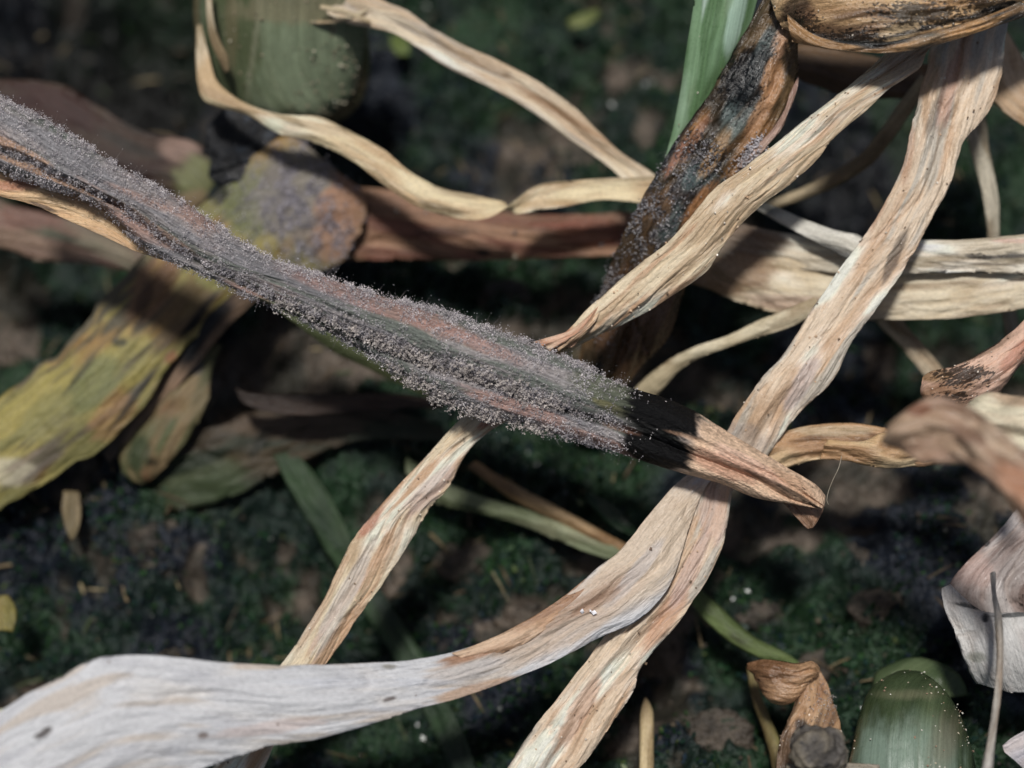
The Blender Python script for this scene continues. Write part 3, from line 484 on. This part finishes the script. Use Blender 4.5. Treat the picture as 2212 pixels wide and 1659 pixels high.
bg_leaf('leaf_scrap', [(-10,1532,20,1530,-1.3),(-12,1545,16,1542,-1.3),(-12,1556,4,1552,-1.3)], [(190,190,160),(160,160,120)], 'tiny pale scrap at the left edge on the white blade', seed=34)

# black mould lump
def lump(name, x, y, d, rx, ry, rz, cols, m, label, cat, seed, amp=.35, fr=2.4, n=64):
    th = np.linspace(0, np.pi, n); ph = np.linspace(0, 2*np.pi, 2*n, endpoint=False); T, Q = np.meshgrid(th, ph, indexing='ij')
    dx, dy, dz = np.sin(T)*np.cos(Q), np.sin(T)*np.sin(Q), np.cos(T)
    nn = (fbm(dx*fr+5, dy*fr+dz*fr*1.3, seed, 4)+fbm(dz*fr+2, dx*fr-dy*fr, seed+3, 4))/2-.5
    f2 = (fbm(dx*fr*3+5, dy*fr*3, seed+6, 3)+fbm(dy*fr*3+9, dz*fr*3+dx*2, seed+7, 3))/2-.5
    r = 1+amp*2*nn+.16*f2
    c = P(np.array(x), np.array(d+0.)*0+y, np.array(d+0.)); v = c+((dx*r*rx)[..., None]*Rv+(dy*r*ry)[..., None]*Uv+(dz*r*rz)[..., None]*-Fv)
    i, j = np.meshgrid(np.arange(n-1), np.arange(2*n), indexing='ij'); j2 = (j+1) % (2*n)
    F = np.stack([i*2*n+j, (i+1)*2*n+j, (i+1)*2*n+j2, i*2*n+j2], -1).reshape(-1, 4)
    C = lin(cols[0])+(lin(cols[1])-lin(cols[0]))*ss(nn+.5+.3*f2, .4, .65).reshape(-1, 1)
    if len(cols) > 2: C = C+(lin(cols[2])-C)*ss(f2+.5, .6, .75).reshape(-1, 1)
    o = mk(name, v.reshape(-1, 3), F, C, m, uv=np.stack([(Q*rx).ravel(), (T*ry).ravel()], 1), attrs={'speck': np.zeros(v.size//3)})
    return tag(o, label, cat)
lump('rot_knot', 520, 325, 2.42, .42, .40, .10, [(10,11,14), (18,21,27), (44,50,58)], SOFT, 'black rotted knot between the green stem and the yellow leaf', 'knot', 81, .75, 1.9)

# ------------------------------------------------------------------ right background
bg_leaf('straw_leaf', [(1440,500,1450,600,1.75),(1530,520,1520,620,1.65),(1600,545,1590,650,1.5),(1700,560,1690,680,1.4),(1800,570,1790,690,1.3),(1900,575,1890,692,1.2),(2000,570,2000,688,1.1),(2100,560,2100,684,1.0),(2212,540,2215,668,.95),(2300,530,2300,650,.9)],
  [(204,190,160),(184,164,128),(220,210,190),(170,150,120)], 'broad straw leaf lying horizontally at the right behind the pinkish blade, lower of the two', m=STRAW, seed=35, res=.8, ridge=.10, rfreq=6, blot=[(1560,580,110,60,0,(150,112,76),.8),(1720,655,110,20,5,(180,140,120),.6),(1880,680,50,10,0,(190,176,160),.5)])
bg_leaf('straw_leaf', [(1440,440,1450,520,1.7),(1560,470,1560,560,1.55),(1680,500,1680,575,1.4),(1800,520,1800,590,1.2),(1900,520,1900,600,1.0),(2000,517,2000,590,.9),(2100,516,2100,588,.85),(2212,505,2212,592,.8),(2300,500,2300,590,.8)],
  [(214,206,186),(190,176,150),(226,220,206),(160,146,120)], 'straw leaf with black stains lying horizontally at the right edge, upper of the two', m=STRAW, seed=36, res=.8, ridge=.10, rfreq=6,
  blot=[(1580,500,120,50,0,(120,84,54),.8),(2120,555,40,6,5,(50,46,44),.9),(2190,553,40,6,-3,(48,44,42),.9),(2120,570,90,3,3,(90,80,66),.7),(2200,520,60,5,0,(206,150,130),.6)], speckat=[(2130,550,60,20,.5)])
bg_leaf('mottled_ribbon', [(1620,425,1610,440,1.5),(1680,445,1665,470,1.3),(1740,470,1715,498,1.15),(1800,492,1770,528,1.0),(1850,505,1820,555,.95),(1900,530,1880,590,.95)], [(190,186,172),(140,136,124),(70,70,66),(206,202,190)], 'short mottled grey ribbon ending behind the pinkish blade', m=STRAW, seed=37, res=.9, arch=.25)
bg_leaf('thin_ribbon', [(1640,440,1650,462,2.0),(1730,405,1740,430,1.9),(1800,370,1815,400,1.8),(1860,330,1885,355,1.7),(1900,280,1928,305,1.6),(1940,225,1965,250,1.5),(1990,160,2015,185,1.4)], [(150,128,92),(120,100,68),(176,156,120)], 'thin tan ribbon curving up between the two diagonal blades', seed=38, res=.7, arch=.3)
bg_leaf('thin_ribbon', [(2060,180,2110,170,1.7),(2080,260,2130,245,1.7),(2095,320,2135,310,1.7),(2112,380,2148,375,1.7),(2126,440,2160,435,1.6),(2134,510,2162,508,1.6),(2150,590,2180,590,1.7),(2165,690,2200,690,1.8),(2180,780,2220,780,1.9)], [(186,176,152),(150,134,108),(204,196,176)], 'thin pale ribbon hanging down at the right edge behind the stained straw leaf', seed=39, res=.7, arch=.25)
bg_leaf('tan_leaf', [(2080,60,2150,30,1.6),(2110,130,2190,90,1.5),(2130,200,2230,160,1.4),(2180,250,2260,210,1.3),(2240,290,2300,240,1.3)], [(190,160,120),(164,130,92),(206,180,146)], 'blurred tan leaf at the right edge near the top', m=STRAW, seed=40, res=.7)
bg_leaf('shaded_leaf', [(1690,100,1700,150,1.7),(1750,95,1740,180,1.7),(1840,110,1820,205,1.7),(1930,130,1920,215,1.6),(2020,140,2020,215,1.5),(2110,150,2110,215,1.5)], [(110,84,56),(84,64,44),(130,100,66)], 'brown leaf in shade under the spotted shrivelled leaf', seed=41, res=.7)
bg_leaf('thin_ribbon', [(1360,850,1400,868,1.8),(1395,815,1425,848,1.7),(1440,780,1468,800,1.55),(1500,748,1515,772,1.4),(1570,725,1580,748,1.3),(1640,692,1655,722,1.2),(1700,668,1715,702,1.1),(1760,640,1780,670,1.0)], [(176,160,124),(150,130,96),(200,188,156)], 'thin straw ribbon slanting between the mouldy leaf and the pinkish blade', m=STRAW, seed=42, res=.8, arch=.28)
bg_leaf('leaf_strip', [(1860,640,1930,640,1.7),(1895,700,1955,700,1.75),(1940,745,1990,738,1.8),(1985,800,2030,788,1.85),(2010,830,2050,815,1.85)], [(176,152,118),(150,124,90),(196,176,144)], 'short tan strip slanting down below the straw leaves at the right', seed=43, res=.7)
Ss = bg_leaf('mouldy_curl', [(1990,815,1985,850,.25),(2010,802,2000,868,.2),(2060,790,2040,882,.1),(2110,770,2100,880,.05),(2160,738,2160,850,.05),(2205,700,2205,790,.1),(2250,640,2260,740,.15),(2280,560,2300,680,.2)], [(190,150,118),(150,112,82),(206,166,140),(120,88,60)], 'curled brown leaf end peppered with black specks at the right edge', m=STRAW, seed=44, res=1, arch=.3, ridge=.12, blot=[(2020,810,40,16,0,(150,112,58),.8),(2130,850,60,30,-40,(200,160,136),.7),(2190,770,50,14,-50,(200,130,100),.7),(2150,745,60,10,-30,(130,100,76),.7)], speckat=[(2080,810,90,40,.95),(2060,860,60,24,.9)])
grains(Ss, 50)
bg_leaf('crumpled_leaf', [(1948,915,1950,950,-2.00),(1962,880,1968,985,-2.20),(2010,858,2012,1000,-2.30),(2060,870,2055,1000,-2.40),(2110,895,2090,1000,-2.50),(2150,925,2110,1015,-2.60),(2200,965,2150,1050,-2.70),(2240,1000,2195,1120,-2.80),(2290,1050,2240,1200,-2.90)], [(150,118,94),(164,136,108),(122,86,64),(176,152,126)], 'out of focus pink brown crumpled leaf close to the camera at the right edge', m=STRAW, seed=45, res=.9, arch=.22, ridge=.30, rfreq=3.2, jit=.14, wav=.2, blot=[(1985,885,30,16,0,(140,84,52),.8),(2090,940,40,20,20,(130,96,76),.7),(2200,1050,60,30,50,(206,150,112),.7)])
bg_leaf('pale_leaf', [(2080,865,2070,900,-.8),(2120,845,2100,930,-1.0),(2165,850,2150,960,-1.1),(2210,850,2200,1000,-1.2),(2270,860,2260,1040,-1.2)], [(206,196,166),(176,150,120),(190,180,150)], 'out of focus cream leaf behind the pink brown crumpled leaf', m=STRAW, seed=46, res=.8, arch=.15, ridge=.25, jit=.12, wav=.2)
Uu = bg_leaf('twisted_leaf', [(1580,985,1600,1040,.75),(1640,950,1660,1028,.7),(1700,930,1700,1012,.65),(1760,918,1760,995,.6),(1830,915,1830,990,.55),(1900,920,1890,1000,.5),(1960,940,1930,1005,.45),(2000,960,1985,1008,.4),(2060,965,2040,1000,.35),(2110,940,2100,985,.2),(2150,900,2150,950,.1)], [(176,136,92),(150,112,74),(206,176,130),(120,88,58)], 'twisted golden brown leaf to the right of the tan leaf tip', m=STRAW, seed=47, res=1, arch=.3, ridge=.16, rfreq=5, blot=[(1800,930,90,12,0,(196,176,140),.6),(1900,960,60,20,0,(130,96,62),.7)])
u2 = leaf('leaf_fold', [(1770,990,1790,950,.45),(1830,996,1860,955,.35),(1880,1008,1905,935,.3),(1935,1012,1945,945,.3),(1995,1004,1990,960,.3),(2050,990,2040,965,.3)], [(190,154,104),(160,122,80),(214,186,140)], STRAW, 1, arch=.3, ridge=.14, rfreq=6, seed=48, parent=Uu)

# curled whitish leaf
Vv = bg_leaf('curled_white_leaf', [(2230,1060,2330,1020,.6),(2168,1135,2330,1120,.5),(2105,1195,2330,1190,.42),(2062,1240,2330,1240,.38),(2040,1280,2330,1290,.4),(2050,1330,2330,1340,.5)], [(176,162,155),(150,132,125),(186,177,172),(120,100,92)], 'curled white and grey papery leaf at the right edge above the green sheath', m=STRAW, seed=49, res=1, arch=.05, ridge=.13, rfreq=4, fold=.1,
  blot=[(2130,1172,8,8,0,(28,28,32),.95),(2075,1245,6,14,0,(30,32,36),.9),(2190,1210,40,60,30,(130,112,104),.6),(2100,1230,40,40,0,(196,160,146),.6)], speckat=[(2200,1300,60,30,.5)])
v2 = leaf('rolled_edge', [(2034,1270,2052,1262,.05),(2040,1306,2120,1318,-.05),(2055,1350,2200,1322,-.1),(2066,1384,2330,1325,-.15),(2080,1420,2330,1380,-.15),(2092,1450,2330,1430,-.1),(2108,1482,2330,1482,.05)],
  [(186,184,180),(172,166,160),(196,192,186)], STRAW, 1, arch=.12, ridge=.07, rfreq=4, seed=50, parent=Vv, blot=[(2110,1312,50,5,10,(50,56,58),.9),(2128,1365-30,8,10,0,(24,26,34),.95),(2200,1328,60,5,-3,(44,52,58),.8),(2110,1420,20,12,0,(120,124,104),.6)])
bg_leaf('dry_thread', [(2136,1240,2150,1240,-.4),(2140,1290,2152,1290,-.5),(2146,1340,2164,1338,-.6),(2150,1420,2166,1420,-.7),(2146,1500,2162,1500,-.8),(2136,1580,2152,1580,-.9),(2120,1660,2146,1662,-1.0),(2110,1720,2140,1720,-1.0)], [(176,168,156),(150,130,110),(190,184,176)], 'thin dry thread-like stalk hanging in front of the curled white leaf', m=SOFT, seed=51, res=.9, arch=.5, cat='stalk')
Xx = leaf('green_sheath', [(1925,1462,1995,1462,.55),(1895,1480,2022,1482,.48),(1868,1510,2048,1512,.40),(1852,1550,2068,1550,.30),(1842,1600,2090,1600,.2),(1836,1660,2108,1660,.1),(1832,1740,2124,1740,0)], [(60,76,44),(48,62,34),(84,98,64)], FRESH, .9, tube=.75, ridge=.03, rfreq=3, seed=52, blot=[(1965,1650,100,90,0,(120,142,124),.9,2,.5),(1900,1650,40,60,0,(116,138,122),.6,2,.5),(2040,1600,30,60,20,(110,104,82),.6,2,.6),(1960,1500,60,10,0,(110,110,80),.6,2,.6)])
tag(Xx, 'rounded green leaf sheath with pale front in the bottom right corner', 'stem'); grains(Xx, 130, (.003, .014), ((190, 180, 158), (160, 134, 114), (210, 206, 194)), mask=lambda x, y, t, v: (ss(x, 1960, 2080)*2+1.5*(y < 1500)+.15)*ss(fbm(x/18, y/18, 83, 2), .35, .6))
bg_leaf('pale_green_sheath', [(1960,1420,1990,1420,1.1),(1925,1432,2040,1434,1.1),(1890,1455,2075,1460,1.1),(1880,1500,2090,1500,1.1)], [(84,100,62),(66,84,50)], 'dull green older sheath just behind the rounded green sheath', m=FRESH, seed=53, tube=.5, cat='stem')
Yy = bg_leaf('withered_leaf_base', [(1722,1432,1765,1436,.6),(1722,1480,1788,1476,.55),(1716,1520,1800,1514,.48),(1700,1560,1814,1556,.42),(1684,1600,1822,1600,.36),(1678,1670,1832,1670,.3)], [(170,132,92),(140,100,66),(190,158,120),(100,76,54)], 'withered fan shaped brown leaf base standing left of the green sheath', m=STRAW, seed=54, res=1, arch=.2, ridge=.12, rfreq=7, cat='leaf base', blot=[(1732,1575,14,24,0,(36,40,44),.85),(1640,1450,30,30,0,(150,98,52),.8)])
yb = leaf('shrunken_top', [(1616,1432,1622,1446,.7),(1650,1424,1642,1492,.6),(1690,1428,1672,1522,.5),(1722,1432,1710,1520,.45),(1752,1428,1748,1484,.45),(1768,1440,1766,1462,.5)], [(150,104,62),(118,82,50),(176,134,92)], WET, 1, arch=.3, ridge=.16, seed=67, parent=Yy, jit=.12)
grains(Yy, 40); fuzz(Yy, 170, lambda x, y, t, v: np.exp(-((x-1790)/40)**2-((y-1520)/40)**2), (.005, .04), (.003, .007), ((190, 184, 180), (150, 140, 134)))
kn = lump('dried_bulb', 1766, 1622, -.75, .27, .25, .25, [(84,80,76), (120,112,98), (34,36,42)], SOFT, 'grey dried knob out of focus at the bottom right between straw and sheath', 'knob', 82, .42, 1.6)

bg_leaf('green_stalk', [(1470,1270,1490,1255,.55),(1510,1325,1545,1300,.55),(1560,1375,1600,1350,.5),(1605,1405,1640,1382,.5),(1655,1428,1700,1412,.55),(1720,1450,1740,1440,.5)], [(104,122,62),(84,100,50),(130,142,86)], 'short pale green stalk on the soil leading to the withered leaf base', seed=55, cat='stalk', arch=.4, ground=True, blot=[(1590,1380,30,8,40,(60,64,36),.8)])
bg_leaf('yellow_stalk', [(1612,1440,1628,1440,.35),(1625,1510,1645,1505,.35),(1645,1570,1668,1560,.35),(1660,1630,1690,1620,.35),(1675,1700,1705,1700,.35)], [(150,136,72),(124,116,60),(110,90,50)], 'thin yellow stalk bending down left of the withered leaf base', seed=56, cat='stalk', arch=.3, ground=True)
bg_leaf('straw_stub', [(1392,1508,1400,1508,.4),(1384,1535,1412,1535,.45),(1382,1580,1414,1580,.45),(1380,1640,1414,1640,.45),(1378,1710,1412,1710,.45)], [(190,168,120),(164,140,96),(120,100,70)], 'short upright straw stub at the bottom edge right of the broad blade', m=STRAW, seed=57, arch=.35, ground=True, cat='straw')
bg_leaf('grey_leaf_tip', [(2165,1610,2170,1625,-.3),(2190,1590,2200,1650,-.3),(2230,1570,2240,1690,-.3),(2280,1560,2290,1730,-.3)], [(176,172,180),(130,112,100),(190,184,186)], 'grey dry leaf tip in the very corner at the bottom right', m=STRAW, seed=58, res=.8, ridge=.1)
bg_leaf('pale_strip', [(1700,1650,1695,1672,-.6),(1760,1652,1760,1690,-.6),(1830,1648,1835,1700,-.6),(1900,1652,1905,1700,-.6)], [(160,150,136),(130,120,100)], 'blurred pale strip along the bottom edge beneath the grey knob', m=SOFT, seed=59, res=.7)
# a single loose hair
hx = np.array([1818, 1812, 1800, 1790, 1786, 1790.]); hy = np.array([985, 1010, 1035, 1060, 1080, 1090.])
hr = [(x_-.8, y_, x_+.8, y_, .05) for x_, y_ in zip(hx, hy)]
tag(leaf('loose_hair', hr, [(170,160,140),(150,140,120)], STRAW, 1, arch=.5, ridge=0, jit=0, wav=0, thick=.004, seed=60), 'single fine hair standing above the tan leaf tip', 'hair')

# ------------------------------------------------------------------ clods on the soil
clods = [(1010,1215,.30,'pinkish brown soil clod in the moss below the straw blade crossing'),(1130,1290,.22,'brown soil clod beside the white blade, right of the first clod'),(375,1400,.22,'small brown soil clod above the white blade'),
 (1780,1440,.26,'brown soil clod beside the withered leaf base'),(1900,1320,.32,'wide brown soil clod under the curled white leaf'),(1640,1330,.25,'brown soil clod right of the broad straw blade'),(1090,640,.28,'pale brown clod above the mouldy leaf'),
 (1545,1590,.34,'large brown soil clod at the bottom edge right of the straw stub'),(330,1160,.3,'flat grey brown clod under the olive leaf'),(60,1190,.3,'grey brown clod at the left edge below the yellow leaf'),(1100,360,.22,'brown clod above the sagging cream ribbon'),(1830,1200,.2,'dark clod right of the tan leaf tip')]
for q, (x_, y_, r_, lb) in enumerate(clods):
    w0 = P(np.array(float(x_)), np.array(float(y_)), np.array(G(x_, y_)))
    zz = terrain(np.array([w0[0]]), np.array([w0[1]]))[0][0]
    lump('soil_clod', x_, y_, G(x_, y_)-zz*1.05, r_, r_*.7, r_*.3, [(46,42,36), (78,70,61), (28,42,28)], SOIL, lb, 'clod', 200+q, .7, 1.5, 40)['group'] = 'soil clods'
